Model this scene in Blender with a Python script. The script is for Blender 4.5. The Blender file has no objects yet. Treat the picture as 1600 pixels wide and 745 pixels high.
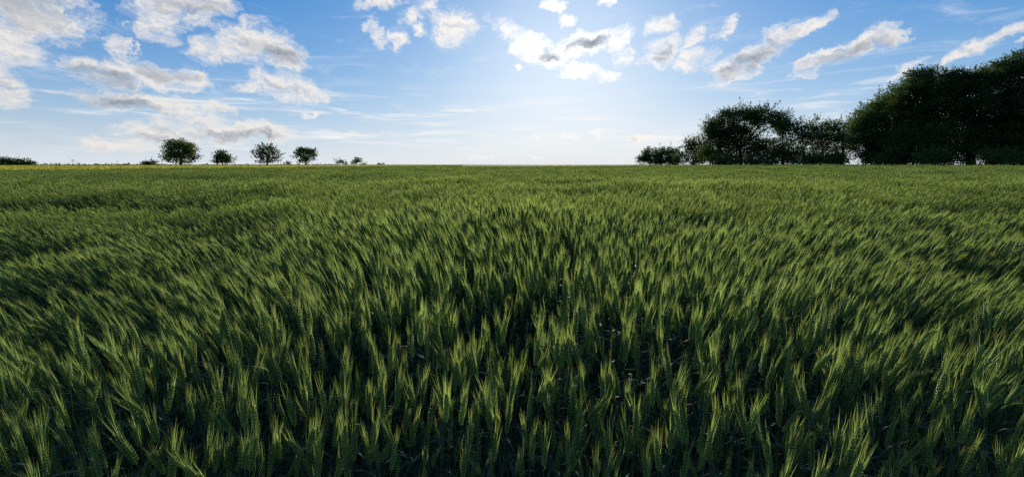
import bpy, math, random
import numpy as np
from mathutils import Vector, Matrix

# ------------------------------------------------------------------ camera
W_PX, H_PX = 1600.0, 745.0            # pixel frame in which positions were measured
HFOV = math.radians(104.0)
F = (W_PX / 2) / math.tan(HFOV / 2)
HORIZON = 257.0
PITCH = math.atan((H_PX / 2 - HORIZON) / F)
CAM_Z = 1.36

scene = bpy.context.scene
col = scene.collection
cam_d = bpy.data.cameras.new('camera')
cam_d.sensor_width = 36.0
cam_d.lens = 18.0 / math.tan(HFOV / 2)
cam_d.clip_start = 0.05
cam_d.clip_end = 20000
cam = bpy.data.objects.new('camera', cam_d)
cam.location = (0, 0, CAM_Z)
cam.rotation_euler = (math.pi / 2 - PITCH, 0, 0)
col.objects.link(cam)
scene.camera = cam
CP, SP = math.cos(PITCH), math.sin(PITCH)


def ray(px, py):
    a, b = (px - W_PX / 2) / F, (H_PX / 2 - py) / F
    return Vector((a, CP + b * SP, b * CP - SP))


def at(px, py, Y):
    r = ray(px, py)
    return Vector((0, 0, CAM_Z)) + r * (Y / r.y)


def project(p):
    x, y, z = p[0], p[1], p[2] - CAM_Z
    d = y * CP - z * SP
    v = y * SP + z * CP
    return W_PX / 2 + F * x / d, H_PX / 2 - F * v / d, d


def azel(px, py):
    r = ray(px, py).normalized()
    return math.atan2(r.x, r.y), math.asin(r.z)


# ------------------------------------------------------------------ light
SUN_AZ, SUN_EL = azel(884, 66)
sun_dir = Vector((math.sin(SUN_AZ) * math.cos(SUN_EL), math.cos(SUN_AZ) * math.cos(SUN_EL), math.sin(SUN_EL)))
sd = bpy.data.lights.new('sun', 'SUN')
sd.energy = 5.0
sd.angle = math.radians(3.0)          # veiled by the cloud in front of it
sd.color = (1.0, 0.90, 0.74)
sun = bpy.data.objects.new('sun', sd)
sun.rotation_euler = (-sun_dir).to_track_quat('-Z', 'Y').to_euler()
sun.location = (0, 0, 40)
col.objects.link(sun)

SKY_STRENGTH = 0.10
world = bpy.data.worlds.new('World')
scene.world = world
world.use_nodes = True
wt = world.node_tree
wt.nodes.clear()


class NB:
    """small helper for writing node trees"""
    def __init__(s, tree):
        s.t = tree

    def n(s, typ, **kw):
        nd = s.t.nodes.new(typ)
        for k, v in kw.items():
            setattr(nd, k, v)
        return nd

    def put(s, sock, v):
        if isinstance(v, bpy.types.NodeSocket):
            s.t.links.new(v, sock)
        elif v is not None:
            sock.default_value = v

    def math(s, op, a, b=None, c=None, clamp=False):
        nd = s.n('ShaderNodeMath', operation=op, use_clamp=clamp)
        s.put(nd.inputs[0], a); s.put(nd.inputs[1], b); s.put(nd.inputs[2], c)
        return nd.outputs[0]

    def vmath(s, op, a, b=None, scale=None):
        nd = s.n('ShaderNodeVectorMath', operation=op)
        s.put(nd.inputs[0], a); s.put(nd.inputs[1], b)
        if scale is not None:
            s.put(nd.inputs['Scale'], scale)
        return nd

    def xyz(s, x, y, z):
        nd = s.n('ShaderNodeCombineXYZ')
        s.put(nd.inputs[0], x); s.put(nd.inputs[1], y); s.put(nd.inputs[2], z)
        return nd.outputs[0]

    def noise(s, vec, scale, detail=4, rough=.5, dim='3D', lac=2.0, dist=0.0):
        nd = s.n('ShaderNodeTexNoise', noise_dimensions=dim)
        s.put(nd.inputs['Vector'], vec)
        nd.inputs['Scale'].default_value = scale
        nd.inputs['Detail'].default_value = detail
        nd.inputs['Roughness'].default_value = rough
        nd.inputs['Lacunarity'].default_value = lac
        nd.inputs['Distortion'].default_value = dist
        return nd

    def rng(s, v, a, b, c, d, smooth=False):
        nd = s.n('ShaderNodeMapRange')
        if smooth:
            nd.interpolation_type = 'SMOOTHSTEP'
        s.put(nd.inputs[0], v)
        for i, q in enumerate((a, b, c, d)):
            s.put(nd.inputs[1 + i], q)
        return nd.outputs[0]

    def mix(s, f, a, b, mode='MIX'):
        nd = s.n('ShaderNodeMix', data_type='RGBA', blend_type=mode)
        s.put(nd.inputs[0], f); s.put(nd.inputs[6], a); s.put(nd.inputs[7], b)
        return nd.outputs[2]


w = NB(wt)
sky = w.n('ShaderNodeTexSky', sky_type='NISHITA')
sky.sun_disc = False
sky.sun_elevation = SUN_EL
sky.sun_rotation = SUN_AZ
sky.altitude = 100
sky.air_density = 1.0
sky.dust_density = 0.6
sky.ozone_density = 2.5
D = w.n('ShaderNodeTexCoord').outputs['Generated']
sep = w.n('ShaderNodeSeparateXYZ'); w.put(sep.inputs[0], D)
az = w.math('ARCTAN2', sep.outputs[0], sep.outputs[1])
el = w.math('ARCSINE', w.math('MINIMUM', w.math('MAXIMUM', sep.outputs[2], -1.0), 1.0))
P = w.xyz(az, el, 0.0)

# the clouds of the afternoon: centre (px), radii (px), tilt (deg), weight
CLOUDS = [
    (50, 12, 135, 62, -5, 1.05), (10, 62, 80, 62, 0, 1.0), (8, 132, 66, 52, 0, .85), (120, 25, 60, 35, 0, .8),
    (268, 8, 100, 46, 5, 1.0), (236, 42, 46, 34, 0, .85), (330, 6, 55, 34, 10, .8),
    (392, 68, 84, 42, 5, 1.0), (436, 86, 54, 30, 0, .95), (322, 78, 46, 28, -5, .8), (395, 42, 34, 22, 0, .8),
    (192, 82, 34, 24, 0, .8), (165, 116, 78, 26, -8, 1.0), (235, 122, 90, 26, -4, 1.0), (298, 126, 66, 22, 0, .95),
    (185, 160, 86, 20, -8, 1.0), (262, 166, 80, 20, -6, .95), (335, 172, 66, 13, -4, .85),
    (452, 136, 84, 28, -6, 1.0), (396, 142, 36, 17, 0, .9), (500, 147, 42, 15, -8, .85),
    (335, 203, 98, 24, -6, 1.05), (420, 208, 66, 18, -8, 1.05), (250, 212, 78, 20, -6, 1.0), (190, 226, 90, 15, -2, .95), (160, 220, 70, 13, -6, .8),
    (465, 177, 15, 8, 0, .95), (483, 178, 11, 7, 0, .85),
    (708, 42, 50, 38, 8, 1.0), (640, 26, 22, 18, 20, .85), (621, 68, 23, 23, 10, .95), (594, 62, 15, 23, 0, .9), (582, 34, 12, 17, 0, .7),
    (668, 6, 24, 14, 10, .8), (656, 46, 16, 11, 0, .7), (590, -2, 46, 20, 5, .85),
    (798, 50, 50, 20, -28, .62), (838, 76, 58, 26, -14, .85), (862, 88, 40, 22, 0, .9), (915, 68, 62, 24, 14, .95), (962, 60, 34, 26, 25, .85),
    (905, 106, 36, 17, -10, .8), (942, 122, 42, 13, -12, .7), (976, 90, 26, 22, 20, .65), (890, 28, 20, 13, -25, .8), (862, 6, 30, 15, 10, .9),
    (948, -2, 22, 14, 0, .85), (1036, 40, 34, 18, -5, .9), (812, 104, 9, 9, 0, .8),
    (1034, 82, 44, 25, 22, 1.0), (1078, 94, 44, 21, 5, .85), (1086, 61, 22, 17, 20, .95), (1131, 44, 26, 20, 45, .9),
    (1182, 84, 92, 28, 27, 1.05), (1150, 103, 58, 22, 0, .95), (1240, 54, 62, 18, 24, .95), (1290, 94, 72, 21, 24, 1.0),
    (1345, 68, 76, 24, 18, 1.05), (1388, 58, 36, 21, 0, .9), (1418, 106, 36, 15, 10, .85), (1512, 82, 74, 17, 28, 1.0), (1562, 54, 36, 14, 24, .9),
    (1597, 62, 16, 9, 0, .85), (998, 217, 15, 6, 0, .8), (890, 212, 100, 8, 3, .62), (752, 245, 30, 5, 0, .55), (835, 245, 22, 4, 0, .6),
    (580, 208, 70, 6, 2, .55),
]
# grey, shaded sides of the thicker clouds (away from the sun)
SHADES = [
    (40, 8, 90, 34, -5, .55), (300, 2, 70, 20, 5, .55), (442, 86, 44, 15, 0, .75), (160, 124, 66, 15, -10, .95), (262, 116, 44, 13, 4, .65),
    (190, 164, 84, 13, -8, 1.0), (140, 160, 40, 12, 0, .8), (395, 76, 50, 16, 0, .35), (455, 142, 60, 11, -4, .35), (340, 212, 80, 9, -4, .7), (415, 213, 40, 7, -6, .7), (245, 218, 50, 6, -4, .6),
    (855, 84, 22, 11, 0, 1.1), (916, 66, 34, 10, 12, 1.1), (1034, 84, 24, 11, 25, .7), (1176, 92, 62, 17, 25, .9), (1200, 84, 44, 18, 20, .7),
    (1316, 88, 60, 14, 22, .8), (1360, 70, 40, 14, 15, .65), (1540, 84, 40, 9, 20, .3), (8, 130, 40, 30, 0, .3),
]
A2 = w.math('MULTIPLY', az, az); E2 = w.math('MULTIPLY', el, el)


def blob_field(Pv, blobs, grow=1.0):
    """largest of many soft ellipses on the sky, each the quadratic w*(1-r^2)"""
    sp_ = w.n('ShaderNodeSeparateXYZ'); w.put(sp_.inputs[0], Pv)
    x, y = sp_.outputs[0], sp_.outputs[1]
    q2 = w.xyz(w.math('MULTIPLY', x, x), w.math('MULTIPLY', y, y), w.math('MULTIPLY', x, y))
    q1 = w.xyz(x, y, 1.0)
    acc = None
    for (cx, cy, rx, ry, rot, wgt) in blobs:
        a0, e0 = azel(cx, cy)
        a1, _ = azel(cx + 1, cy); _, e1 = azel(cx, cy - 1)
        sx, sy = abs(a1 - a0) * rx * grow, abs(e1 - e0) * ry * grow
        c, s_ = math.cos(math.radians(rot)), math.sin(math.radians(rot))
        # u = (c dx + s dy)/sx ; v = (-s dx + c dy)/sy
        A = c * c / sx ** 2 + s_ * s_ / sy ** 2
        B = s_ * s_ / sx ** 2 + c * c / sy ** 2
        C = 2 * c * s_ * (1 / sx ** 2 - 1 / sy ** 2)
        Dd = -2 * A * a0 - C * e0
        Ee = -2 * B * e0 - C * a0
        Ff = A * a0 * a0 + B * e0 * e0 + C * a0 * e0
        d1 = w.vmath('DOT_PRODUCT', q2, (-wgt * A, -wgt * B, -wgt * C)).outputs['Value']
        d2 = w.vmath('DOT_PRODUCT', q1, (-wgt * Dd, -wgt * Ee, wgt * (1 - Ff))).outputs['Value']
        v = w.math('ADD', d1, d2)
        acc = w.math('MAXIMUM', 0.0 if acc is None else acc, v)
    return acc


warp = w.noise(P, 12.0, 6, .68)
wv = w.vmath('SUBTRACT', warp.outputs['Color'], (.5, .5, .5))
Pw = w.vmath('ADD', P, w.vmath('MULTIPLY', wv.outputs[0], (.13, .065, 0.0)).outputs[0]).outputs[0]
cov = blob_field(Pw, CLOUDS, 1.02)
shd = blob_field(Pw, SHADES, 1.25)
# the same broken cumulus goes on all round and overhead
plane = w.vmath('SCALE', D, scale=w.math('DIVIDE', 1.0, w.math('ADD', w.math('ABSOLUTE', sep.outputs[2]), .22))).outputs[0]
big = w.noise(plane, 1.35, 3, .5).outputs[0]
outside = w.math('MAXIMUM', w.rng(w.math('ABSOLUTE', az), .95, 1.15, 0, 1, True), w.rng(el, .40, .55, 0, 1, True))
rest = w.math('MULTIPLY', w.rng(big, .50, .72, 0, .9), outside)
cov = w.math('MAXIMUM', cov, rest)
# billows
Pe = w.vmath('MULTIPLY', Pw, (1.0, 1.5, 1.0)).outputs[0]
fb = w.noise(Pe, 24.0, 11, .71).outputs[0]
fb2 = w.noise(w.vmath('ADD', Pe, (0.003, 0.010, 0)).outputs[0], 24.0, 6, .64).outputs[0]
dens_raw = w.math('ADD', cov, w.math('MULTIPLY', w.math('SUBTRACT', fb, .5), 3.0))
gate = w.rng(cov, .0, .30, 0, 1, True)
alpha = w.math('MULTIPLY', w.rng(dens_raw, .02, 1.12, 0, 1, True), gate)
# thin high veils and the pale haze that lies over the horizon
ci = w.noise(w.vmath('MULTIPLY', P, (2.2, 9.0, 1.0)).outputs[0], 3.2, 7, .66, dist=.8).outputs[0]
veil = w.math('MULTIPLY', w.rng(ci, .50, .82, 0, .5, True), w.rng(el, .0, .10, .55, 1))
cs = w.vmath('DOT_PRODUCT', w.vmath('NORMALIZE', D).outputs[0], tuple(sun_dir)).outputs['Value']
csp = w.math('MAXIMUM', cs, 0.0)
toward = w.math('POWER', csp, 160.0)
toward_w = w.math('POWER', csp, 6.0)
# back-lit vapour: thin rims glow, thick and shaded sides are grey
relief = w.math('MULTIPLY', w.math('SUBTRACT', fb2, fb), 2.6)
thick = w.rng(w.math('ADD', w.math('MULTIPLY', dens_raw, .55), w.math('ADD', relief, w.math('MULTIPLY', shd, .9))), .50, 1.55, 0, 1)
rim = w.math('ADD', w.math('ADD', .78, w.math('MULTIPLY', toward_w, .16)), w.math('MULTIPLY', toward, .55))
core = w.math('ADD', .28, w.math('MULTIPLY', toward, .0))
lum = w.math('ADD', w.math('MULTIPLY', rim, w.math('SUBTRACT', 1.0, thick)), w.math('MULTIPLY', core, thick))
tint = w.mix(thick, (1.0, .96, .915, 1), (.88, .94, 1.06, 1))
cloud_col = w.vmath('SCALE', tint, scale=lum).outputs[0]

skyc = w.vmath('SCALE', sky.outputs[0], scale=SKY_STRENGTH).outputs[0]
skyc = w.vmath('MULTIPLY', skyc, (.66, 1.0, 1.75)).outputs[0]             # daylight white balance
skyc = w.vmath('DIVIDE', skyc, w.vmath('ADD', w.vmath('MULTIPLY', skyc, (.85, .85, .85)).outputs[0], (1, 1, 1)).outputs[0]).outputs[0]
hs = w.n('ShaderNodeHueSaturation')
hs.inputs['Saturation'].default_value = 1.20
hs.inputs['Value'].default_value = 1.16
w.put(hs.inputs['Color'], skyc)
skyc = hs.outputs[0]
hazef = w.math('POWER', 2.718, w.math('MULTIPLY', w.math('MAXIMUM', el, 0.0), -10.5))
c0 = w.mix(w.math('MULTIPLY', hazef, .93), skyc, (.70, .745, .81, 1))
c0 = w.mix(w.math('MULTIPLY', w.math('MULTIPLY', w.math('POWER', csp, 14.0), hazef), .6), c0, (.80, .79, .77, 1))
c1 = w.mix(veil, c0, (.76, .80, .88, 1))
# long thin stratus streaks low down
stk = w.noise(w.vmath('MULTIPLY', P, (2.6, 34.0, 1.0)).outputs[0], 1.6, 6, .6, dist=.5).outputs[0]
low = w.math('MULTIPLY', w.rng(el, .015, .05, 0, 1, True), w.rng(el, .10, .20, 1, 0, True))
c1 = w.mix(w.math('MULTIPLY', w.rng(stk, .49, .70, 0, .85, True), low), c1, (.90, .88, .86, 1))
c2 = w.mix(w.math('MULTIPLY', alpha, .97), c1, cloud_col)
bg = w.n('ShaderNodeBackground')
w.put(bg.inputs[0], c2)
bg.inputs[1].default_value = 1.0
out = w.n('ShaderNodeOutputWorld')
wt.links.new(bg.outputs[0], out.inputs[0])
world.cycles.sampling_method = 'MANUAL'
world.cycles.sample_map_resolution = 512

vs = scene.view_settings
vs.view_transform = 'Standard'
vs.look = 'None'
vs.exposure = 0.10
vs.gamma = 1.0
vs.use_curve_mapping = False
scene.render.engine = 'CYCLES'
scene.cycles.max_bounces = 5
scene.cycles.diffuse_bounces = 3
scene.cycles.glossy_bounces = 2
scene.cycles.transmission_bounces = 3
scene.cycles.transparent_max_bounces = 6
scene.cycles.caustics_reflective = False
scene.cycles.caustics_refractive = False
scene.cycles.use_denoising = False
scene.cycles.use_adaptive_sampling = False
scene.render.film_transparent = False

# ------------------------------------------------------------------ materials
def leafy(name, base, trans, amount, gloss=.0, rough=.5, vary=.3, warm=None, scale=None):
    """thin plant tissue: reflects `base`, lets `trans` through"""
    m = bpy.data.materials.new(name)
    m.use_nodes = True
    t = m.node_tree
    t.nodes.clear()
    b = NB(t)
    rnd = b.n('ShaderNodeObjectInfo').outputs['Random']
    pos = b.n('ShaderNodeNewGeometry').outputs['Position']
    nz = b.noise(pos, scale or 3.0, 2, .6).outputs[0]
    f = b.math('ADD', b.math('MULTIPLY', rnd, .6), b.math('MULTIPLY', nz, .6))
    k = b.rng(f, .1, 1.0, 1 - vary, 1 + vary)
    cb = b.vmath('SCALE', (base + (1,))[:3], scale=k).outputs[0]
    ct = b.vmath('SCALE', (trans + (1,))[:3], scale=k).outputs[0]
    if warm:
        wf = b.rng(b.noise(pos, (scale or 3.0) * .35, 2, .5).outputs[0], .42, .68, 0, 1, True)
        cb = b.mix(wf, cb, warm + (1,))
    d = b.n('ShaderNodeBsdfDiffuse'); b.put(d.inputs[0], cb)
    tr = b.n('ShaderNodeBsdfTranslucent'); b.put(tr.inputs[0], ct)
    mx = b.n('ShaderNodeMixShader'); mx.inputs[0].default_value = amount
    t.links.new(d.outputs[0], mx.inputs[1]); t.links.new(tr.outputs[0], mx.inputs[2])
    res = mx.outputs[0]
    if gloss:
        gl = b.n('ShaderNodeBsdfGlossy'); gl.inputs['Roughness'].default_value = rough
        gl.inputs[0].default_value = (.8, .85, .8, 1)
        fr = b.n('ShaderNodeFresnel'); fr.inputs[0].default_value = 1.4
        m2 = b.n('ShaderNodeMixShader')
        b.put(m2.inputs[0], b.math('MULTIPLY', fr.outputs[0], gloss))
        t.links.new(res, m2.inputs[1]); t.links.new(gl.outputs[0], m2.inputs[2])
        res = m2.outputs[0]
    o = b.n('ShaderNodeOutputMaterial')
    t.links.new(res, o.inputs[0])
    return m


def matte(name, c1, c2, scale=2.0, bump=0.0, detail=5, c3=None):
    m = bpy.data.materials.new(name)
    m.use_nodes = True
    t = m.node_tree
    b = NB(t)
    p = t.nodes['Principled BSDF']
    pos = b.n('ShaderNodeNewGeometry').outputs['Position']
    nz = b.noise(pos, scale, detail, .6).outputs[0]
    c = b.mix(b.rng(nz, .3, .7, 0, 1), c1 + (1,), c2 + (1,))
    if c3:
        n2 = b.noise(pos, scale * .13, 3, .5).outputs[0]
        c = b.mix(b.rng(n2, .4, .65, 0, 1), c, c3 + (1,))
    b.put(p.inputs['Base Color'], c)
    p.inputs['Roughness'].default_value = .95
    p.inputs['Specular IOR Level'].default_value = .15
    if bump:
        bp = b.n('ShaderNodeBump'); bp.inputs['Strength'].default_value = bump
        b.put(bp.inputs['Height'], nz)
        t.links.new(bp.outputs[0], p.inputs['Normal'])
    return m


M_EAR = leafy('wheat_ear_green', (.165, .255, .080), (.38, .52, .13), .40, gloss=.12, rough=.42, vary=.35, scale=.7)
M_EARF = leafy('wheat_ear_far', (.14, .21, .068), (.32, .45, .10), .44, vary=.35, scale=.35)
M_AWN = leafy('wheat_awn_green', (.150, .205, .068), (.40, .51, .115), .56, vary=.35, scale=.7)
M_STEM = leafy('wheat_stem_green', (.06, .10, .045), (.05, .10, .02), .15, gloss=.05, rough=.5, vary=.25)
M_LEAF = leafy('wheat_leaf_green', (.06, .105, .06), (.08, .14, .04), .40, gloss=.05, rough=.5, vary=.35)
M_DRY = leafy('wheat_leaf_dry', (.20, .18, .12), (.16, .13, .06), .30, vary=.3)
M_SOIL = matte('soil', (.035, .026, .018), (.06, .045, .03), 6.0, .6, c3=(.05, .06, .03))
M_FAR = matte('far_wheat_canopy', (.075, .105, .035), (.115, .145, .05), 1.2, .0, 6)
M_RAPE = matte('rapeseed_canopy', (.10, .13, .03), (.30, .27, .03), 2.2, 0, 6)
M_FLOWER = leafy('rapeseed_flower', (.36, .36, .07), (.46, .46, .07), .5, vary=.4)
M_BARK = matte('bark', (.045, .036, .028), (.09, .075, .06), 5.0, .5)
M_BARKP = matte('pale_bark', (.16, .15, .13), (.24, .22, .19), 5.0, .3)
M_TREE = leafy('tree_leaf', (.048, .078, .028), (.10, .15, .03), .40, vary=.45, scale=.8)
M_TREED = leafy('dark_tree_leaf', (.048, .080, .030), (.09, .145, .03), .38, vary=.45, scale=.7)
M_TREEL = leafy('pale_tree_leaf', (.055, .080, .028), (.10, .13, .02), .40, vary=.45, scale=.9)
M_BUSH = leafy('hedge_leaf', (.040, .062, .024), (.05, .08, .015), .3, vary=.45, scale=.8)
M_GREY = matte('galvanised_steel', (.28, .29, .30), (.36, .37, .38), 3.0)
M_WOOD = matte('weathered_pole_wood', (.12, .10, .08), (.2, .17, .14), 6.0)


# ------------------------------------------------------------------ mesh helpers
class MB:
    def __init__(s):
        s.v, s.f, s.m = [], [], []
        s.nv = 0

    def add(s, verts, faces, mat=0):
        verts = np.asarray(verts, dtype=np.float32).reshape(-1, 3)
        s.v.append(verts)
        off = s.nv
        for fc in faces:
            s.f.append([i + off for i in fc])
            s.m.append(mat)
        s.nv += len(verts)

    def merge(s, other, M, t):
        """other's geometry, transformed"""
        V = np.concatenate(other.v) @ np.asarray(M, dtype=np.float32).T + np.asarray(t, dtype=np.float32)
        s.v.append(V)
        off = s.nv
        for fc, m in zip(other.f, other.m):
            s.f.append([i + off for i in fc]); s.m.append(m)
        s.nv += len(V)

    def mesh(s, name, mats, smooth=False):
        me = bpy.data.meshes.new(name)
        V = np.concatenate(s.v)
        lens = np.fromiter((len(f) for f in s.f), dtype=np.int32, count=len(s.f))
        flat = np.fromiter((i for f in s.f for i in f), dtype=np.int32, count=int(lens.sum()))
        me.vertices.add(len(V)); me.vertices.foreach_set('co', V.ravel())
        me.loops.add(len(flat)); me.loops.foreach_set('vertex_index', flat)
        me.polygons.add(len(lens))
        st = np.zeros(len(lens), dtype=np.int32); st[1:] = np.cumsum(lens)[:-1]
        me.polygons.foreach_set('loop_start', st)
        for m in mats:
            me.materials.append(m)
        me.polygons.foreach_set('material_index', np.asarray(s.m, dtype=np.int32))
        if smooth:
            me.polygons.foreach_set('use_smooth', np.ones(len(lens), dtype=bool))
        me.update(calc_edges=True)
        me.validate()
        return me


def np_mesh(name, V, faces, mat, midx=None, smooth=False):
    """V (n,3), faces (k,3|4) arrays"""
    me = bpy.data.meshes.new(name)
    V = np.ascontiguousarray(V, dtype=np.float32); faces = np.ascontiguousarray(faces, dtype=np.int32)
    k, q = faces.shape
    me.vertices.add(len(V)); me.vertices.foreach_set('co', V.ravel())
    me.loops.add(k * q); me.loops.foreach_set('vertex_index', faces.ravel())
    me.polygons.add(k)
    me.polygons.foreach_set('loop_start', np.arange(k, dtype=np.int32) * q)
    me.materials.append(mat)
    if smooth:
        me.polygons.foreach_set('use_smooth', np.ones(k, dtype=bool))
    me.update(calc_edges=True)
    return me


def obj(name, me, parent=None, **props):
    o = bpy.data.objects.new(name, me)
    col.objects.link(o)
    if parent is not None:
        o.parent = parent
    for k, v in props.items():
        o[k] = v
    return o


def empty(name, loc, **props):
    o = obj(name, None, **props)
    o.location = loc
    o.empty_display_size = .1
    return o


def sstep(a, b, x):
    t = np.clip((np.asarray(x, dtype=float) - a) / (b - a), 0, 1)
    return t * t * (3 - 2 * t)


def vnoise(x, y, seed=0):
    """smooth 2-D value noise, numpy"""
    x = np.asarray(x, dtype=float); y = np.asarray(y, dtype=float)
    xi = np.floor(x).astype(np.int64); yi = np.floor(y).astype(np.int64)
    fx = x - xi; fy = y - yi
    fx = fx * fx * (3 - 2 * fx); fy = fy * fy * (3 - 2 * fy)

    def h(a, b):
        n = (a * 374761393 + b * 668265263 + seed * 974634777) & 0xffffffff
        n = ((n ^ (n >> 13)) * 1274126177) & 0xffffffff
        return ((n ^ (n >> 16)) & 0xffff) / 65535.0
    return (h(xi, yi) * (1 - fx) + h(xi + 1, yi) * fx) * (1 - fy) + (h(xi, yi + 1) * (1 - fx) + h(xi + 1, yi + 1) * fx) * fy


def terrain(x, y):
    x = np.asarray(x, dtype=float); y = np.asarray(y, dtype=float)
    r = .42 * sstep(6, 46, x) * (1 - .6 * sstep(50, 140, y))
    return r + .05 * (vnoise(x / 14, y / 14, 5) - .5) * sstep(4, 14, y)


def left_edge(y):
    return -45 + (np.asarray(y, dtype=float) - 35) * .17


RIGHT_EDGE = 46.0

# ------------------------------------------------------------------ ground
def grid_mesh(name, xs, ys, zf, mat, smooth=True):
    X, Y = np.meshgrid(xs, ys)
    V = np.stack([X, Y, zf(X, Y)], -1).reshape(-1, 3)
    nx, ny = len(xs), len(ys)
    i = np.arange(ny - 1)[:, None] * nx + np.arange(nx - 1)[None, :]
    Fc = np.stack([i, i + 1, i + nx + 1, i + nx], -1).reshape(-1, 4)
    return np_mesh(name, V, Fc, mat, smooth=smooth)


gx = np.concatenate([[-9000, -3000, -900, -400], np.linspace(-200, 120, 81), [300, 900, 3000, 9000]])
gy = np.concatenate([[-2000, -300, -40], np.linspace(-10, 200, 71), [260, 400, 900, 3000, 9000]])
obj('ground', grid_mesh('ground', gx, gy, terrain, M_SOIL), kind='structure')

# ------------------------------------------------------------------ wheat plant geometry
STEM, EAR, AWN, LEAF, DRY = 0, 1, 2, 3, 4
WHEAT_MATS = [M_STEM, M_EAR, M_AWN, M_LEAF, M_DRY]
FAR_MATS = [M_STEM, M_EARF, M_AWN, M_LEAF, M_DRY]


def frame(t):
    t = t / np.linalg.norm(t)
    a = np.array([0, 1.0, 0]) if abs(t[1]) < .9 else np.array([1.0, 0, 0])
    u = np.cross(a, t); u /= np.linalg.norm(u)
    return t, u, np.cross(t, u)


def tube(mb, pts, rad, n, mat, cap=True):
    V, Fc = [], []
    for k, p in enumerate(pts):
        t = pts[min(k + 1, len(pts) - 1)] - pts[max(k - 1, 0)]
        t, u, v = frame(t)
        for j in range(n):
            a = 2 * math.pi * j / n
            V.append(p + rad[k] * (math.cos(a) * u + math.sin(a) * v))
    for k in range(len(pts) - 1):
        for j in range(n):
            a = k * n + j; b = k * n + (j + 1) % n
            Fc.append((a, b, b + n, a + n))
    if cap:
        Fc.append(tuple(range((len(pts) - 1) * n, len(pts) * n)))
    mb.add(V, Fc, mat)


def diamond(mb, c, t, u, v, L, wu, wv, mat, low=.40):
    """a plump pointed grain: base at c, along t"""
    m = c + t * L * low
    V = [c, m + u * wu, m + v * wv, m - u * wu, m - v * wv, c + t * L]
    mb.add(V, [(0, 2, 1), (0, 3, 2), (0, 4, 3), (0, 1, 4), (5, 1, 2), (5, 2, 3), (5, 3, 4), (5, 4, 1)], mat)


def blade(mb, pts, widths, side, mat):
    """folded strip along pts"""
    V, Fc = [], []
    for p, wd in zip(pts, widths):
        V += [p - side * wd / 2, p + side * wd / 2]
    for k in range(len(pts) - 1):
        a = 2 * k
        Fc.append((a, a + 1, a + 3, a + 2))
    mb.add(V, Fc, mat)


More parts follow.
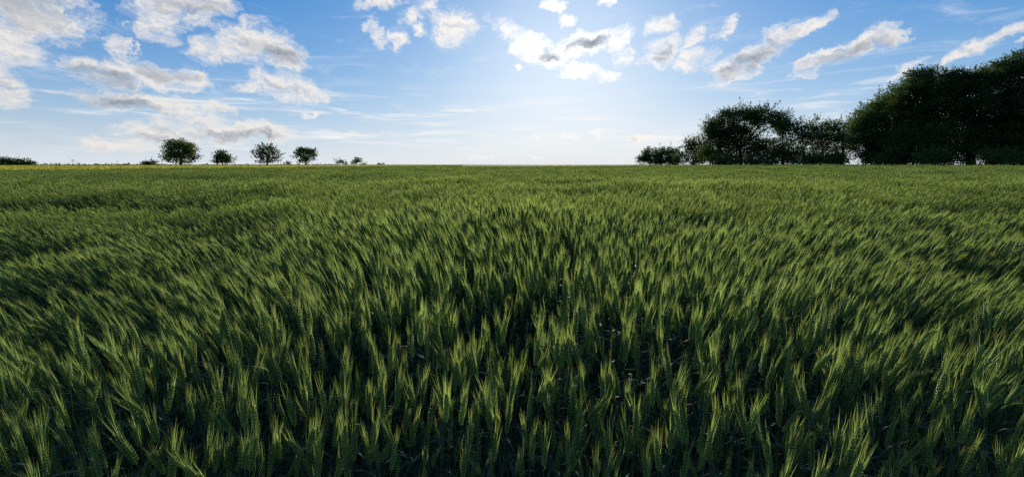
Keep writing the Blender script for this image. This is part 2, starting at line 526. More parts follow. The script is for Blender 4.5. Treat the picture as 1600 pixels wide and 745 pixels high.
def wheat_plant(rg, lod, parts=None, droop=None):
    """lod 0 is the closest. parts: dict name -> MB to fill separately, else one MB is returned"""
    one = MB()
    get = (lambda k: parts.setdefault(k, MB())) if parts is not None else (lambda k: one)
    H = rg.uniform(.72, .82)
    bend = rg.uniform(.02, .09) if droop is None else droop
    # stem: gentle curve towards +x, ear continues it
    def P(s):                                                # s = height fraction, >1 runs on into the ear
        return np.array([bend * s ** 3, .012 * math.sin(3 * s) * 1.0, H * (s - .10 * bend * max(0, s - .5))])
    ns = (8, 4, 2, 2)[lod]
    rad0 = (.0019, .0022, .0026, .004)[lod]
    if lod < 3:
        pts = [P(k / ns) for k in range(ns + 1)]
        tube(get('stem'), pts, [rad0 * (1 - .35 * k / ns) for k in range(ns + 1)], (5, 3, 3, 3)[lod], STEM, False)
    top = P(1.0)
    ax = P(1.0) - P(.93)
    ax = ax / np.linalg.norm(ax)
    L = rg.uniform(.085, .110)
    t, u, v = frame(ax)
    ang = rg.uniform(0, math.pi)
    u, v = math.cos(ang) * u + math.sin(ang) * v, -math.sin(ang) * u + math.cos(ang) * v
    curve = rg.uniform(-.010, .014)
    def E(s):
        return top + t * (L * s) + np.array([1.0, 0, 0]) * curve * s * s
    ear, awn = get('ear'), get('awns')
    AL = rg.uniform(.055, .085)
    if lod == 0:
        n = rg.randint(18, 22)
        tube(ear, [E(0), E(.5), E(.97)], [.0026, .0030, .0015], 5, EAR)
        for k in range(n):
            s = k / n
            sd_ = 1 if k % 2 else -1
            sw = (.55 + 1.5 * s * (1 - s) + (.25 if s < .5 else 0.0)) * min(1, (1.06 - s) * 3.2)
            c = E(s)
            for q in (-1, 0, 1):
                dirv = t * 1.0 + u * sd_ * .26 + v * q * .22 + np.array([rg.gauss(0, .05) for _ in range(3)])
                dirv /= np.linalg.norm(dirv)
                tt, uu, vv = frame(dirv)
                c0 = c + u * sd_ * .0030 * sw + v * q * .0034 * sw
                LL = .0150 * (.75 + .3 * sw)
                diamond(ear, c0, tt, uu, vv, LL, .0034 * (.6 + .4 * sw), .0036 * (.6 + .4 * sw), EAR)
                if q == 0 or rg.random() < .28:
                    tip = c0 + tt * LL * .95
                    sp = rg.uniform(.0, .11)
                    d = t + u * sd_ * sp + v * (q * .07 + rg.gauss(0, .045))
                    d /= np.linalg.norm(d)
                    al = AL * rg.uniform(.75, 1.1) * (1.0 if s > .15 else .75)
                    side = np.cross(d, [rg.gauss(0, 1), rg.gauss(0, 1), .2]); side /= np.linalg.norm(side)
                    mid = tip + d * al * .5 + u * sd_ * rg.uniform(-.001, .003)
                    end = tip + d * al + u * sd_ * rg.uniform(-.002, .006)
                    wd = .00055
                    awn.add([tip - side * wd, tip + side * wd, mid + side * wd * .75, mid - side * wd * .75, end], [(0, 1, 2, 3), (3, 2, 4)], AWN)
    elif lod == 1:
        n = 11
        for k in range(n):
            s = k / n
            sd_ = 1 if k % 2 else -1
            sw = min(1, (1.1 - s) * 2.5)
            d = t + u * sd_ * .30 + v * rg.gauss(0, .15); d /= np.linalg.norm(d)
            tt, uu, vv = frame(d)
            diamond(ear, E(s) + u * sd_ * .0022, tt, uu, vv, .0185, .0042 * sw, .0048 * sw, EAR)
            for _ in range(2):
                d = t + u * rg.gauss(0, .12) + v * rg.gauss(0, .12); d /= np.linalg.norm(d)
                side = np.cross(d, [rg.gauss(0, 1), rg.gauss(0, 1), .2]); side /= np.linalg.norm(side)
                tip = E(s) + t * .012 + u * sd_ * .003
                wd = .0008
                awn.add([tip - side * wd, tip + side * wd, tip + d * AL * rg.uniform(.8, 1.1)], [(0, 1, 2)], AWN)
    else:
        g = (1.0, 1.0, 1.0, 1.5)[lod]
        for k in range(2 if lod == 2 else 1):
            diamond(ear, E(.5 * k), t, u, v, L * (.62 if lod == 2 else 1.1), .0062 * g, .0058 * g, EAR, .45)
        for _ in range(5 if lod == 2 else 2):
            d = t + u * rg.gauss(0, .16) + v * rg.gauss(0, .16); d /= np.linalg.norm(d)
            side = np.cross(d, [rg.gauss(0, 1), rg.gauss(0, 1), .2]); side /= np.linalg.norm(side)
            tip = E(rg.uniform(.15, .9))
            wd = (.0018, .0018, .0018, .0045)[lod]
            awn.add([tip - side * wd, tip + side * wd, tip + d * AL * 1.1], [(0, 1, 2)], AWN)
    # leaves
    nl = (3, 2, 1, 1)[lod]
    segs = (7, 4, 2, 2)[lod]
    for k in range(nl):
        s0 = (.80, .58, .36)[k] + rg.uniform(-.06, .06)
        p0 = P(s0)
        az_ = rg.uniform(0, 2 * math.pi)
        hd = np.array([math.cos(az_), math.sin(az_), 0])
        side = np.array([-math.sin(az_), math.cos(az_), 0.0])
        LL = rg.uniform(.15, .24)
        up = rg.uniform(.35, 1.3)
        dr = rg.uniform(1.2, 3.4)
        pts, wds = [], []
        p = p0.copy(); a = up
        for j in range(segs + 1):
            f = j / segs
            pts.append(p.copy())
            wds.append(.0110 * (min(1, .45 + 3 * f) * (1 - f ** 2.2) + .02) * (1 if lod < 2 else 1.4))
            p = p + (hd * math.cos(a) + np.array([0, 0, math.sin(a)])) * LL / segs
            a -= dr / segs
        tw = rg.uniform(-.5, .5)
        side = side * math.cos(tw) + np.array([0, 0, math.sin(tw)])
        name = 'leaf' if parts is None else 'leaf%d' % k
        blade(get(name), pts, wds, side, DRY if (k == 2 and rg.random() < .5) else LEAF)
    return one


rg = random.Random(11)
proto_col = bpy.data.collections.new('wheat_prototypes')      # never linked to the scene: only feeds the stuff object
protos = []


def proto(mb, mats=None):
    k = len(protos)
    o = bpy.data.objects.new('wheat_proto_%03d' % k, mb.mesh('wheat_stuff_%03d' % k, mats or FAR_MATS))
    proto_col.objects.link(o)
    protos.append(o)
    return k


def Rz(a):
    c, s = math.cos(a), math.sin(a)
    return np.array([[c, -s, 0], [s, c, 0], [0, 0, 1.0]])


def tiltm(lx, ly):
    th = math.hypot(lx, ly)
    if th < 1e-6:
        return np.eye(3)
    return np.array(Matrix.Rotation(th, 3, Vector((-ly, lx, 0))))


# near variants as separate parts; also merged for the stuff
NEAR = []
near_idx = []
for k in range(12):
    parts = {}
    wheat_plant(rg, 0, parts, droop=(.02, .04, .06, .03, .05, .07, .04, .09, .05, .03, .06, .13)[k])
    NEAR.append({n: mb.mesh('wheat_' + n.rstrip('0123456789'), WHEAT_MATS) for n, mb in parts.items()})
    allm = MB()
    for mb in parts.values():
        allm.merge(mb, np.eye(3), (0, 0, 0))
    near_idx.append(proto(allm, WHEAT_MATS))


def tuft(n, rad, lod, lean=.05, square=False):
    t = MB()
    for _ in range(n):
        if square:
            x, y = rg.uniform(-rad, rad), rg.uniform(-rad, rad)
        else:
            x, y = rg.gauss(0, rad * .55), rg.gauss(0, rad * .55)
        pl = wheat_plant(rg, lod)
        s = rg.uniform(.88, 1.06)
        M = tiltm(rg.gauss(.03, lean), rg.gauss(0, lean)) @ Rz(rg.gauss(0, .9)) * s
        t.merge(pl, M, (x, y, 0))
    return t


mid_idx = [proto(tuft(18, .17, 1, .035)) for _ in range(14)]
far_idx = [proto(tuft(34, .30, 2, .05)) for _ in range(8)]
dist_idx = [proto(tuft(110, .62, 3, .08, True)) for _ in range(6)]

# ------------------------------------------------------------------ where every stalk stands
rs = np.random.RandomState(7)


def lean_field(x, y):
    d = np.hypot(x, y)
    u = x / np.maximum(y, .3)
    side = np.tanh(1.35 * (u - .12))
    amt = .03 + (.50 + .16 * sstep(-.3, -.8, u)) * sstep(1.25, 2.5, d) * (1 - .45 * sstep(8, 30, d))
    wob = vnoise(x * 1.1, y * 1.1, 3) - .5
    wob2 = vnoise(x * .45 + 9, y * .45, 8) - .5
    cl = .35 + .65 * sstep(1.3, 3.2, d)
    lx = amt * side + (wob * .26 + wob2 * .30) * cl
    ly = (vnoise(x * .9, y * .9 + 4, 12) - .5) * .26 + .05
    return lx, ly


def height_field(x, y):
    h = .93 + .24 * (vnoise(x * .7, y * .7, 21) - .5) * sstep(1.5, 3, np.hypot(x, y)) + .10 * (vnoise(x * .22, y * .22, 23) - .5) + .10 * (vnoise(x * 2.6, y * 2.6, 22) - .5)
    # beaten-down strips (wheel tracks) that cross the field
    t1 = np.exp(-((y - (7.2 + .3 * vnoise(x, y * 0, 1) + (x + 8) * .06)) / .62) ** 2) * sstep(-3.8, -5.8, x)
    t2 = np.exp(-((y - (6.0 + (x - 6) * .05)) / .60) ** 2) * sstep(3.4, 5.0, x)
    t3 = np.exp(-((y - (33 + .05 * x)) / 1.8) ** 2) * sstep(-34, -18, x)
    t4 = np.exp(-((y - (18 - .05 * x)) / 1.0) ** 2) * sstep(-3, -8, x) * .7
    h = h - .38 * np.clip(t1 + t2 + t3 + t4, 0, 1)
    # lodged pockets
    for (cx, cy, r) in ((-4.4, 3.6, .42), (-1.5, 1.62, .18), (.02, 1.55, .12), (1.55, 1.6, .13), (2.9, 2.6, .22), (1.2, 3.4, .24), (-2.7, 2.3, .34), (-2.3, 3.9, .3), (-3.9, 5.2, .4), (.5, 2.3, .14), (2.0, 4.6, .28), (5.6, 4.9, .34), (-.8, 2.6, .15), (-5.4, 4.7, .30), (4.2, 3.8, .28), (-1.9, 2.9, .2)):
        h = h - .42 * np.exp(-(((x - cx) / (r * 1.5)) ** 2 + ((y - cy) / r) ** 2))
    h = h * (.81 + .19 * sstep(.8, 1.8, y + .12 * np.abs(x)))       # the first rows stand lower
    return np.clip(h, .5, 1.15)


def scatter(y0, y1, dens, umax, xpad=.3, rmin=None, rmax=None):
    """jittered grid inside the wedge |x| < umax*y + xpad between y0 and y1"""
    s = 1 / math.sqrt(dens)
    ys = np.arange(y0, y1, s)
    xm = umax * y1 + xpad
    xs = np.arange(-xm, xm, s)
    X, Y = np.meshgrid(xs, ys)
    X = X.ravel() + rs.uniform(-.55, .55, X.size) * s
    Y = Y.ravel() + rs.uniform(-.55, .55, Y.size) * s
    k = np.abs(X) < umax * np.maximum(Y, 0) + xpad
    k &= (X > left_edge(Y)) & (X < RIGHT_EDGE)
    return X[k], Y[k]


def to_euler(M):
    ry = -np.arcsin(np.clip(M[:, 2, 0], -1, 1))
    rx = np.arctan2(M[:, 2, 1], M[:, 2, 2])
    rz = np.arctan2(M[:, 1, 0], M[:, 0, 0])
    return np.stack([rx, ry, rz], -1)


def orient(X, Y, jit, free):
    """lean towards the field's direction; the bend of the stem follows the lean where it is strong"""
    lx, ly = lean_field(X, Y)
    lx = lx + rs.normal(0, jit, X.size); ly = ly + rs.normal(0, jit, X.size)
    th = np.hypot(lx, ly) + 1e-9
    kx, ky = -ly / th, lx / th
    c, s = np.cos(th), np.sin(th)
    z = np.zeros_like(th)
    K = np.stack([np.stack([z, z, ky], -1), np.stack([z, z, -kx], -1), np.stack([-ky, kx, z], -1)], 1)
    T = np.eye(3)[None] + s[:, None, None] * K + (1 - c)[:, None, None] * (K @ K)
    yaw = np.arctan2(ly, lx) + rs.normal(0, 1, X.size) * free
    cz, sz = np.cos(yaw), np.sin(yaw)
    o = np.ones_like(z)
    Zm = np.stack([np.stack([cz, -sz, z], -1), np.stack([sz, cz, z], -1), np.stack([z, z, o], -1)], 1)
    return to_euler(T @ Zm), lx, ly


UM = math.tan(HFOV / 2) * 1.06
pts_all, rot_all, scl_all, idx_all = [], [], [], []


def put(X, Y, idxs, jit, free, smin, smax, drop=None):
    eul, lx, ly = orient(X, Y, jit, free)
    h = height_field(X, Y)
    sc = rs.uniform(smin, smax, X.size) * h
    ids = np.asarray(idxs)[rs.randint(0, len(idxs), X.size)]
    Z = terrain(X, Y)
    return dict(X=X, Y=Y, Z=Z, rot=eul, s=sc, i=ids, lx=lx, ly=ly)


def keep(d, k=None):
    if k is None:
        k = np.ones(len(d['X']), bool)
    pts_all.append(np.stack([d['X'], d['Y'], d['Z'] - .01], -1)[k])
    rot_all.append(d['rot'][k]); idx_all.append(d['i'][k])
    scl_all.append(d['s'][k])


X, Y = scatter(.45, 4.6, 480, UM, .35)
k = Y > .78 + .16 * vnoise(X * 3.1, X * 0, 31) - .10 * np.abs(X)
X, Y = X[k], Y[k]
near = put(X, Y, near_idx, .05, .9, .80, 1.09)
X, Y = scatter(4.6, 15, 22, UM, .4)
keep(put(X, Y, mid_idx, .06, .6, .92, 1.07))
X, Y = scatter(15, 42, 11.0, UM, .6)
keep(put(X, Y, far_idx, .05, .5, .93, 1.06))
X, Y = scatter(42, 125, 1.15, UM, 1.0)
keep(put(X, Y, dist_idx, .03, 3.0, .94, 1.06))

# ------------------------------------------------------------------ the 300 stalks that show largest: things of their own
ez = .80 * near['s']
ex = near['X'] + near['lx'] * ez
ey = near['Y'] + near['ly'] * ez
th = np.hypot(near['lx'], near['ly'])
ezz = near['Z'] + ez * np.cos(th)
d_ = ey * CP - (ezz - CAM_Z) * SP
pxs = W_PX / 2 + F * ex / d_
pys = H_PX / 2 - F * (ey * SP + (ezz - CAM_Z) * CP) / d_
ok = (pxs > 6) & (pxs < W_PX - 6) & (pys < H_PX - 14) & (d_ > .3)
order = np.argsort(np.where(ok, d_, 1e9))[:300]
sel = np.zeros(len(d_), bool); sel[order] = True
keep(near, ~sel)

ZONES = [(0, 110, 'in the bottom left corner'), (110, 210, 'right of the bottom left corner'),
         (210, 250, 'below the small domed bush'), (250, 315, 'below the largest lone round tree'),
         (315, 385, 'below the small compact tree'), (385, 450, 'below the ragged lone tree'),
         (450, 515, 'below the last tall lone tree'), (515, 610, 'below the small leaning tree'),
         (610, 760, 'left of the sun at the bottom'), (760, 960, 'below the sun'),
         (960, 1090, 'below the left tip of the wood'), (1090, 1240, 'below the broad domed tree'),
         (1240, 1340, 'below the thin airy trees'), (1340, 1480, 'below the shoulder of the wood'),
         (1480, 1601, 'in the bottom right corner')]
for j in order:
    px, py, lx = pxs[j], pys[j], near['lx'][j]
    zone = next(z for a, b, z in ZONES if a <= px < b or b == 1601)
    how = 'upright' if abs(lx) < .09 else ('left-leaning' if lx < 0 else 'right-leaning')
    row = 'nearest row' if py > 690 else ('second row' if py > 640 else 'third row')
    size = 'short' if near['s'][j] < .80 else ('tall' if near['s'][j] > .94 else 'medium')
    lab = '%s %s green bearded wheat stalk, %s, %s' % (size, how, row, zone)
    root = empty('wheat_stalk', (near['X'][j], near['Y'][j], near['Z'][j] - .01), label=lab, category='wheat', group=lab.replace('stalk', 'stalks'))
    root.rotation_euler = near['rot'][j].tolist()
    root.scale = (near['s'][j],) * 3
    pr = NEAR[near_idx.index(near['i'][j])]
    e = obj('ear', pr['ear'], root)
    obj('awns', pr['awns'], e, kind='stuff')
    obj('stem', pr['stem'], root)
    for n in pr:
        if n.startswith('leaf'):
            obj('leaf', pr[n], root)

# ------------------------------------------------------------------ the rest of the wheat: one stuff object
pts = np.concatenate(pts_all); rot = np.concatenate(rot_all); scl = np.concatenate(scl_all); idx = np.concatenate(idx_all)
# beyond the tufts the canopy runs on as one uneven sheet
cx_ = np.concatenate([[-4000, -1500, -600, -300], np.linspace(-150, 130, 141), [300, 600, 1500, 4000]])
cy_ = np.concatenate([np.linspace(118, 300, 60), [330, 400, 520, 700, 1000, 1600, 3000, 6000]])
CX, CY = np.meshgrid(cx_, cy_)
CZ = terrain(CX, CY) + .76 + rs.uniform(-.10, .06, CX.shape)
CXe = np.where(CY < 172, np.maximum(CX, left_edge(CY) + 1.0), CX)
CXe = np.where(CY < 160, np.minimum(CXe, RIGHT_EDGE), CXe)
sheet = np.stack([CXe, CY, CZ], -1).reshape(-1, 3)
nx, ny = len(cx_), len(cy_)
ii = np.arange(ny - 1)[:, None] * nx + np.arange(nx - 1)[None, :]
sf = np.stack([ii, ii + 1, ii + nx + 1, ii + nx], -1).reshape(-1, 4)
me = np_mesh('wheat_field', np.concatenate([sheet, pts]), sf, M_FAR)
na = len(sheet)


def attr(name, typ, key, data):
    a = me.attributes.new(name, typ, 'POINT')
    a.data.foreach_set(key, np.ascontiguousarray(data).ravel())


attr('rot', 'FLOAT_VECTOR', 'vector', np.concatenate([np.zeros((na, 3)), rot]).astype(np.float32))
attr('scl', 'FLOAT', 'value', np.concatenate([np.ones(na), scl]).astype(np.float32))
attr('pick', 'INT', 'value', np.concatenate([np.zeros(na), idx]).astype(np.int32))
attr('grow', 'BOOLEAN', 'value', np.concatenate([np.zeros(na), np.ones(len(pts))]).astype(bool))
field = obj('wheat_field', me, kind='stuff', label='dense green bearded wheat crop filling the field to the horizon', category='wheat')

gt = bpy.data.node_groups.new('wheat_scatter', 'GeometryNodeTree')
gt.interface.new_socket('Geometry', in_out='INPUT', socket_type='NodeSocketGeometry')
gt.interface.new_socket('Geometry', in_out='OUTPUT', socket_type='NodeSocketGeometry')
gn = gt.nodes
gi, go = gn.new('NodeGroupInput'), gn.new('NodeGroupOutput')


def named(n, typ):
    a = gn.new('GeometryNodeInputNamedAttribute'); a.data_type = typ
    a.inputs['Name'].default_value = n
    return a.outputs['Attribute']


ci_ = gn.new('GeometryNodeCollectionInfo')
ci_.inputs['Collection'].default_value = proto_col
ci_.inputs['Separate Children'].default_value = True
ci_.inputs['Reset Children'].default_value = True
iop = gn.new('GeometryNodeInstanceOnPoints')
iop.inputs['Pick Instance'].default_value = True
e2r = gn.new('FunctionNodeEulerToRotation')
jn = gn.new('GeometryNodeJoinGeometry')
L = gt.links.new
L(gi.outputs[0], iop.inputs['Points'])
L(named('grow', 'BOOLEAN'), iop.inputs['Selection'])
L(ci_.outputs[0], iop.inputs['Instance'])
L(named('pick', 'INT'), iop.inputs['Instance Index'])
L(named('rot', 'FLOAT_VECTOR'), e2r.inputs[0])
L(e2r.outputs[0], iop.inputs['Rotation'])
L(named('scl', 'FLOAT'), iop.inputs['Scale'])
L(gi.outputs[0], jn.inputs[0])
L(iop.outputs[0], jn.inputs[0])
L(jn.outputs[0], go.inputs[0])
md = field.modifiers.new('scatter', 'NODES')
md.node_group = gt
print('wheat instances', len(pts), 'protos', len(protos))

# ------------------------------------------------------------------ rapeseed beyond the left boundary
rx_ = np.concatenate([[-900, -500, -330], np.linspace(-260, -40, 120), [-36, -30, -22]])
ry_ = np.linspace(30, 176, 85)
RX, RY = np.meshgrid(rx_, ry_)
RXe = np.minimum(RX, left_edge(RY) - .4)
RZ = .66 + rs.uniform(-.12, .06, RX.shape)
V = np.stack([RXe, RY, RZ], -1).reshape(-1, 3)
nx, ny = len(rx_), len(ry_)
ii = np.arange(ny - 1)[:, None] * nx + np.arange(nx - 1)[None, :]
rf = np.stack([ii, ii + 1, ii + nx + 1, ii + nx], -1).reshape(-1, 4)
nfl = 130000                                                   # flower heads standing over the leaves
fy = 30 + 146 * rs.uniform(0, 1, nfl) ** 1.5
fx = left_edge(fy) - .3 - np.abs(rs.uniform(0, 1, nfl)) ** 1.6 * (fy * 1.35)
fc = np.stack([fx, fy, terrain(fx, fy) + .70 + .12 * sstep(50, 110, fy) + .16 * rs.uniform(-1, 1, nfl)], -1)
fd = rs.normal(size=(nfl, 3)) * np.array([1, 1, .8]); fd /= np.linalg.norm(fd, axis=1)[:, None]
fu = np.cross(fd, rs.normal(size=(nfl, 3))); fu /= np.linalg.norm(fu, axis=1)[:, None]
fs = (.06 + .0014 * fy)[:, None]
FV = np.stack([fc - fd * fs, fc + fu * fs, fc + fd * fs, fc - fu * fs], 1).reshape(-1, 3)
FF = np.arange(nfl)[:, None] * 4 + np.arange(4)[None, :] + len(V)
rme = np_mesh('rapeseed_field', np.concatenate([V, FV]), np.concatenate([rf, FF]), M_RAPE)
rme.materials.append(M_FLOWER)
rme.polygons.foreach_set('material_index', np.concatenate([np.zeros(len(rf)), np.ones(nfl)]).astype(np.int32))
obj('rapeseed_field', rme, kind='stuff', label='yellow flowering crop strip beyond the wheat on the left', category='crop')

# ------------------------------------------------------------------ trees
def leaves_mesh(name, C, size, mat, rr, flat=.0):
    n = len(C)
    d = rr.normal(size=(n, 3)); d /= np.linalg.norm(d, axis=1)[:, None]
    a = rr.normal(size=(n, 3)); a[:, 2] += flat
    u = np.cross(d, a); u /= np.linalg.norm(u, axis=1)[:, None]
    s = size * rr.uniform(.6, 1.35, n)[:, None]
    V = np.stack([C - d * s * .5, C + u * s * .30 + d * s * .05, C + d * s * .55, C - u * s * .30 + d * s * .05], 1).reshape(-1, 3)
    Fc = (np.arange(n)[:, None] * 4 + np.arange(4)[None, :])
    return np_mesh(name, V, Fc, mat)


def tree(name, label, base_px, Y, lobes, mat=None, dens=1.0, leaf_px=2.3, trunk_r=.28, category='tree', group=None, seed=0,
         bark=None, lean=0.0, twigs=1.0, shrub=False, cl_px=5.5, shoots=1.0):
    """lobes: (px, py, rx, ry[, depth offset m]) measured in the picture; built at distance Y in metres"""
    rr = np.random.RandomState(100 + seed)
    r = random.Random(100 + seed)
    b = at(base_px, 262, Y)
    b = Vector((b.x, Y, float(terrain(b.x, Y)) - .05))
    root = empty(name, b, label=label, category=category)
    if group:
        root['group'] = group
    mpp = Y / F
    tb = MB()
    leaf_c = []
    P0 = np.zeros(3)
    L_ = []
    for lb in lobes:
        px, py, rx, ry = lb[:4]
        dy = lb[4] if len(lb) > 4 else rr.uniform(-.35, .35) * rx * mpp
        c = np.array(at(px, py, Y + dy) - b)
        k = (Y + dy) / F
        L_.append((c, np.array([rx * k, .75 * (rx + ry) * .5 * k * 1.15, ry * k])))
    # trunk up to the mean of the lobes
    topz = max(c[2] for c, _ in L_)
    cm = np.mean([c for c, _ in L_], axis=0)
    fork = np.array([cm[0] * .55 + lean, cm[1] * .4, max(.18 * topz, min(cm[2] * .62, topz * .45))])
    if not shrub:
        tube(tb, [P0, P0 * .4 + fork * .6 + np.array([r.gauss(0, .06), 0, 0]), fork], [trunk_r * 1.25, trunk_r, trunk_r * .8], 8, 0, False)
    for c, R in L_:
        st = fork if not shrub else np.array([c[0] * .3, c[1] * .3, 0.0])
        mid = st * .45 + c * .55 + np.array([r.gauss(0, .1), r.gauss(0, .1), .12 * R[2]]) * np.linalg.norm(c - st) * .4
        r0 = trunk_r * (.5 if not shrub else .25)
        tube(tb, [st, mid, c], [r0, r0 * .65, r0 * .38], 5, 0, False)
        area_px = math.pi * (R[0] / mpp) * (R[2] / mpp)
        ncl = max(5, int(area_px / (cl_px * cl_px * 1.6) * 2.2 * twigs ** .3))
        q = rr.normal(size=(ncl, 3)); q /= np.linalg.norm(q, axis=1)[:, None]
        rad = rr.uniform(.08, 1.0, ncl) ** .45
        rad = np.where(rr.uniform(size=ncl) < .12 * twigs, rr.uniform(1.0, 1.08, ncl), rad)
        cc = c + q * rad[:, None] * R
        cc = cc[cc[:, 2] > .12]
        nleaf = int(area_px / (leaf_px * leaf_px * .32) * 3.6 * dens)
        per = max(3, nleaf // max(1, len(cc)))
        sg = cl_px * mpp * .72
        for j, p in enumerate(cc):
            m_ = max(2, int(per * r.uniform(.5, 1.5)))
            g = rr.normal(size=(m_, 3)) * np.array([sg, sg, sg * .62]) * r.uniform(.7, 1.3)
            leaf_c.append(p + g)
            if j % 3 == 0:
                rb = r0 * .22
                m2 = (c + p) * .5 + np.array([0, 0, .1 * R[2]])
                tube(tb, [c * .85 + mid * .15, m2, p], [rb * 1.3, rb, rb * .5], 3, 0, False)
    # leafy shoots that break the outline
    for c, R in L_:
        per_px = math.pi * (R[0] + R[2]) / mpp
        for _ in range(int(per_px / 11 * shoots)):
            a = r.uniform(-.35, math.pi + .35)
            q = np.array([math.cos(a), r.gauss(0, .35), math.sin(a)]); q /= np.linalg.norm(q)
            p0 = c + q * R * .93
            dv = q + np.array([r.gauss(0, .3), r.gauss(0, .3), .55 + r.gauss(0, .25)]); dv /= np.linalg.norm(dv)
            ln = r.uniform(.9, 2.3) * cl_px * mpp
            nn = r.randint(9, 20)
            tt = rr.uniform(0, 1, nn)
            leaf_c.append(p0 + dv * (tt * ln)[:, None] + rr.normal(size=(nn, 3)) * (cl_px * mpp * .20 * (1.15 - tt))[:, None])
            if not shrub:
                tube(tb, [p0, p0 + dv * ln * .9], [trunk_r * .07, trunk_r * .03], 3, 0, False)
    C = np.concatenate(leaf_c)
    C = C[C[:, 2] > (1.9 if group == LG and trunk_r >= .3 else .05)]
    obj('trunk' if not shrub else 'branches', tb.mesh(name + '_wood', [bark or M_BARK], True), root)
    obj('crown' if not shrub else 'foliage', leaves_mesh(name + '_leaves', C, leaf_px * mpp, mat or M_TREE, rr), root)
    return root


LG = 'lone trees along the far left boundary'
WG = 'trees of the wood on the right'
# far left
tree('hedge_thicket', 'long low dark thicket at the far left edge of the field', 18, 150,
     [(4, 254, 14, 7), (18, 255, 14, 6), (32, 255, 13, 6), (45, 256, 9, 4.5), (15, 248.5, 4, 1.6)], M_BUSH, 1.1, 1.8, .2, 'bush', shrub=True, seed=1, cl_px=3)
tree('small_bush', 'small domed dark bush left of the largest lone tree', 236, 165, [(235, 255, 9, 4.5), (241, 254, 5, 3), (229, 257, 6, 3)], M_BUSH, 1.0, 1.6, .15, 'bush', shrub=True, seed=2, cl_px=2.6)
tree('tiny_bush', 'tiny low bush on the horizon left of the domed bush', 198, 220, [(198, 257.5, 4, 1.8)], M_BUSH, 1.0, 1.4, .1, 'bush', shrub=True, seed=3, cl_px=2)
tree('oak_tree', 'largest round-crowned lone tree on the left horizon', 282, 160,
     [(282, 232, 21, 12), (268, 237, 11, 11), (297, 237, 10, 12), (281, 248, 23, 8), (273, 226, 11, 7), (291, 227, 11, 7), (262, 243, 7, 5), (302, 244, 6, 5)],
     M_TREEL, 1.0, 2.2, .42, group=LG, seed=4, cl_px=4, shoots=.35)
tree('small_tree', 'small compact lone tree right of the largest round one', 348, 172, [(347, 244, 11, 7), (341, 248, 8, 7), (355, 248, 8, 7), (348, 253, 12, 5), (346, 238, 7, 4)], M_TREEL, 1.0, 2.0, .3, group=LG, seed=5, cl_px=3.4, shoots=.3)
tree('bare_sapling', 'thin sparse sapling just right of the small compact tree', 365, 172, [(365, 250, 2.5, 4), (367, 248, 2, 2.5)], M_TREE, .18, 1.4, .06, group=LG, seed=6, cl_px=2, bark=M_BARKP)
tree('ragged_tree', 'lone tree with loose ragged crown and gaps, middle of the row', 417, 168,
     [(416, 239, 13, 11), (404, 241, 9, 9), (429, 239, 10, 9), (417, 251, 18, 6.5), (410, 231, 8, 5), (423, 231, 6, 5), (434, 244, 5, 4)], M_TREEL, .62, 2.1, .36, group=LG, seed=7, cl_px=3.6, twigs=1.3, shoots=.5)
tree('low_shrub', 'low shrub between the ragged tree and the last tall lone tree', 449, 185, [(448, 255.5, 4, 2.6), (451, 254, 2.5, 2)], M_BUSH, .8, 1.5, .1, 'shrub', shrub=True, seed=8, cl_px=2)
tree('upright_tree', 'last tall lone tree with flat top and rounded sides', 478, 172,
     [(477, 240, 13, 8), (467, 243, 6.5, 8), (487, 241, 6.5, 9), (476, 250, 12, 6.5), (472, 235, 7, 4), (484, 235, 7, 4)], M_TREE, .95, 2.1, .34, group=LG, seed=9, cl_px=3.5, shoots=.3)
tree('dwarf_tree', 'dwarf tree with flat crown left of the leaning one', 532, 200, [(530, 253, 5.5, 3.2), (535, 253, 4.5, 2.8)], M_TREE, .8, 1.5, .16, group=LG, seed=10, cl_px=2.2)
tree('low_shrub', 'tiny shrub directly right of the dwarf flat-crowned tree', 540, 200, [(540, 255.5, 2.8, 2.2)], M_BUSH, .8, 1.4, .1, 'shrub', shrub=True, seed=11, cl_px=1.8)
tree('leaning_tree', 'small wind-swept tree leaning right near the horizon', 555, 200, [(561, 249.5, 5.5, 4), (556, 252, 5, 4), (552, 255.5, 3, 2.5)], M_TREE, 1.0, 1.6, .2, group=LG, seed=12, cl_px=2.2, lean=.4)
tree('low_shrub', 'flat dark shrub at the foot of the leaning tree', 567, 210, [(567, 257, 5, 1.8)], M_BUSH, 1.0, 1.4, .1, 'shrub', shrub=True, seed=13, cl_px=1.8)
tree('low_shrub', 'flat dark shrub standing alone right of the leaning tree', 595, 215, [(595, 256.8, 5, 1.9)], M_BUSH, 1.0, 1.4, .1, 'shrub', shrub=True, seed=14, cl_px=1.8)
# low hedge behind them
hl = [(x, 259.2 - .4 * random.Random(x).random(), 9, 1.5) for x in range(60, 300, 11)]
tree('low_hedge', 'thin dark hedge line along the far left horizon', 180, 235, hl, M_BUSH, 1.0, 1.5, .1, 'hedge', shrub=True, seed=15, cl_px=2)
hl = [(x, 259.3 - .4 * random.Random(x).random(), 9, 1.3) for x in range(318, 530, 11)]
tree('low_hedge', 'thin dark hedge line behind the ragged tree and its neighbours', 420, 240, hl, M_BUSH, 1.0, 1.5, .1, 'hedge', shrub=True, seed=16, cl_px=2)

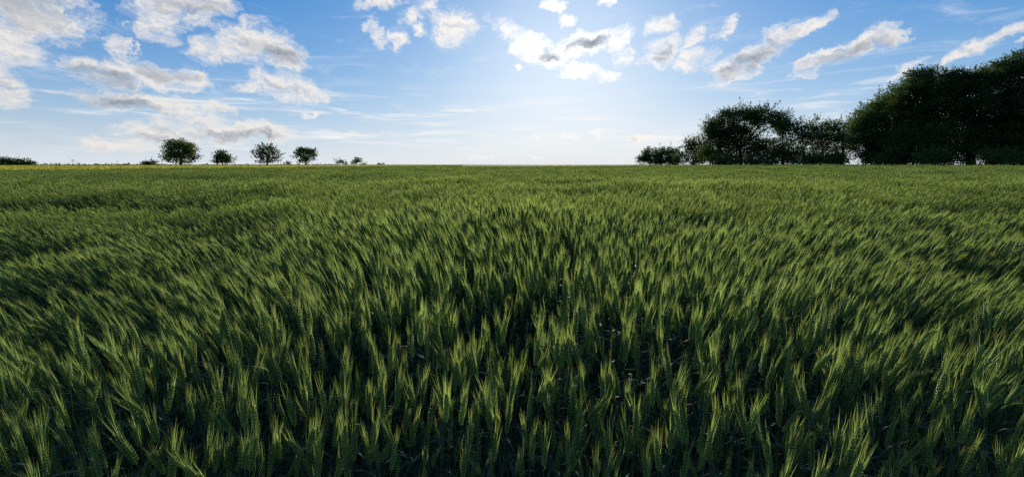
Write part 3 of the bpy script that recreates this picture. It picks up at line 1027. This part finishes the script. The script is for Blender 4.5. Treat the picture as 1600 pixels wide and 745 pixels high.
# the wood on the right
tree('field_tree', 'lowest tree at the left tip of the wood', 1016, 134, [(1014, 245, 13, 10), (1003, 252, 9, 7), (1022, 250, 14, 9), (1012, 238, 9, 6), (1028, 240, 9, 8)], M_TREED, 1.1, 1.8, .2, group=WG, seed=20, cl_px=4)
tree('field_tree', 'low domed tree beside the left tip of the wood', 1046, 132, [(1044, 240, 16, 10), (1056, 246, 12, 10), (1036, 248, 14, 10), (1050, 252, 14, 7)], M_TREED, 1.1, 1.8, .22, group=WG, seed=21, cl_px=4)
tree('field_tree', 'slender open tree with see-through stem left of the broad domed tree', 1083, 118, [(1086, 223, 15, 9), (1077, 232, 13, 9), (1096, 234, 14, 13), (1080, 248, 14, 11), (1066, 246, 11, 10), (1094, 250, 12, 9)], M_TREED, .85, 1.9, .2, group=WG, seed=22, cl_px=4.5, twigs=1.4)
tree('broad_tree', 'broad domed tree with wide arching crown in the mid wood', 1158, 92,
     [(1138, 200, 34, 22), (1165, 182, 36, 16), (1198, 184, 30, 15), (1120, 218, 26, 24), (1112, 198, 14, 14), (1160, 222, 40, 22), (1222, 190, 17, 12), (1140, 246, 40, 14), (1184, 240, 26, 18), (1104, 240, 14, 16)],
     M_TREED, 1.15, 2.1, .42, group=WG, seed=23, cl_px=6.5)
tree('ivy_tree', 'tree with a dense dark ball of foliage beside the broad crown', 1222, 88, [(1225, 200, 15, 13), (1226, 202, 13, 11), (1224, 232, 20, 18), (1212, 246, 18, 13), (1236, 246, 16, 14)], M_TREED, 1.2, 2.0, .3, group=WG, seed=24, cl_px=5)
tree('airy_tree', 'thin airy tree right of the dense foliage ball', 1256, 86, [(1252, 198, 14, 11), (1264, 212, 17, 15), (1250, 222, 15, 14), (1258, 244, 24, 15)], M_TREE, .85, 2.1, .22, group=WG, seed=25, cl_px=5.5, twigs=1.6)
tree('airy_tree', 'thin airy tree in the middle of the gap in the wood', 1287, 84, [(1284, 196, 15, 9), (1294, 210, 17, 15), (1278, 218, 14, 14), (1286, 242, 24, 17)], M_TREE, .85, 2.1, .22, group=WG, seed=26, cl_px=5.5, twigs=1.6)
tree('airy_tree', 'thin airy tree touching the near dark mass of the wood', 1314, 82, [(1310, 198, 15, 10), (1320, 212, 13, 13), (1306, 222, 14, 14), (1314, 244, 18, 15), (1333, 205, 12, 14), (1332, 226, 9, 10)], M_TREE, .95, 2.1, .24, group=WG, seed=27, cl_px=5.5, twigs=1.6)
tree('large_tree', 'near dark tree forming the sloping left shoulder of the big wood', 1372, 70,
     [(1366, 176, 22, 18), (1350, 194, 17, 16), (1394, 158, 24, 18), (1388, 200, 40, 34), (1350, 214, 18, 16), (1352, 238, 13, 16), (1378, 238, 28, 20), (1402, 225, 30, 30)], M_TREED, 1.8, 2.1, .4, group=WG, seed=28, cl_px=7)
tree('large_tree', 'near dark tree second from the shoulder with small shoots on top', 1446, 64,
     [(1426, 142, 22, 16), (1454, 134, 28, 16), (1442, 172, 44, 36), (1445, 222, 46, 34), (1428, 120, 9, 7), (1450, 114, 10, 7)], M_TREED, 1.9, 2.2, .44, group=WG, seed=29, cl_px=7)
tree('large_tree', 'near dark tree with an even rounded top, third from the shoulder', 1518, 60,
     [(1496, 127, 27, 14), (1532, 124, 34, 16), (1512, 165, 52, 40), (1494, 222, 40, 32), (1548, 212, 36, 32), (1514, 236, 12, 12)], M_TREED, 1.9, 2.2, .46, group=WG, seed=30, cl_px=7.5)
tree('large_tree', 'tallest near tree cut by the right edge of the view', 1604, 55,
     [(1588, 108, 26, 16), (1606, 96, 22, 14), (1598, 148, 48, 38), (1592, 205, 46, 36), (1580, 240, 36, 20), (1650, 130, 50, 50), (1660, 210, 60, 50)], M_TREED, 1.8, 2.3, .5, group=WG, seed=31, cl_px=8)
# understorey along the wood's edge
for k, (x, yy, rx, ry, Y_) in enumerate([(1130, 253, 24, 8, 84), (1185, 254, 26, 7, 82), (1270, 252, 26, 9, 78), (1310, 253, 18, 8, 76), (1400, 248, 34, 13, 62), (1465, 248, 34, 14, 57), (1560, 248, 34, 14, 51)]):
    where = ['under the left of the broad domed tree', 'under the right of the broad domed tree', 'under the first airy trees', 'under the last airy tree',
             'under the sloping shoulder of the wood', 'under the second near dark tree', 'in the bottom of the wood near the right edge'][k]
    tree('edge_bush', 'dark leafy bush ' + where, x, Y_, [(x - rx * .4, yy, rx * .6, ry), (x + rx * .4, yy + 1, rx * .6, ry * .9), (x, yy - 2, rx * .5, ry)], M_TREED, .9, 2.6, .15, 'bush',
         group='bushes along the edge of the wood', shrub=True, seed=40 + k, cl_px=5)

# ------------------------------------------------------------------ tiny things on the horizon
def bars(name, segs, r, mat, parent):
    mb = MB()
    for a, b in segs:
        tube(mb, [np.array(a, float), np.array(b, float)], [r, r], 4, 0)
    return obj(name, mb.mesh(name, [mat]), parent)


p = at(115, 258, 900)
t = empty('power_pylon', (p.x, 900, 0), label='faint distant lattice power pylon on the left horizon', category='pylon')
Hh = 13.0
legs = [((sx * 2.2, sy * 2.2, 0), (sx * .5, sy * .5, Hh)) for sx in (-1, 1) for sy in (-1, 1)]
for lg in legs:
    bars('leg', [lg], .16, M_GREY, t)
for z in (9.2, 11.6):
    bars('cross_arm', [((-3.2, 0, z), (3.2, 0, z)), ((-3.2, 0, z), (0, 0, z + 1)), ((3.2, 0, z), (0, 0, z + 1))], .12, M_GREY, t)
bars('lattice', [((-2.0 + .13 * z, -1.8 + .13 * z, z), (2.0 - .13 * (z + 2), -1.8 + .13 * (z + 2), z + 2)) for z in range(0, 10, 2)] +
     [((2.0 - .13 * z, -1.8 + .13 * z, z), (-2.0 + .13 * (z + 2), -1.8 + .13 * (z + 2), z + 2)) for z in range(0, 10, 2)], .08, M_GREY, t)
p = at(184, 258, 420)
t = empty('utility_pole', (p.x, 420, 0), label='thin wooden utility pole on the left horizon beside the hedge line', category='pole')
bars('pole', [((0, 0, 0), (0, 0, 5.2))], .15, M_WOOD, t)
bars('cross_arm', [((-.9, 0, 4.8), (.9, 0, 4.8))], .09, M_WOOD, t)
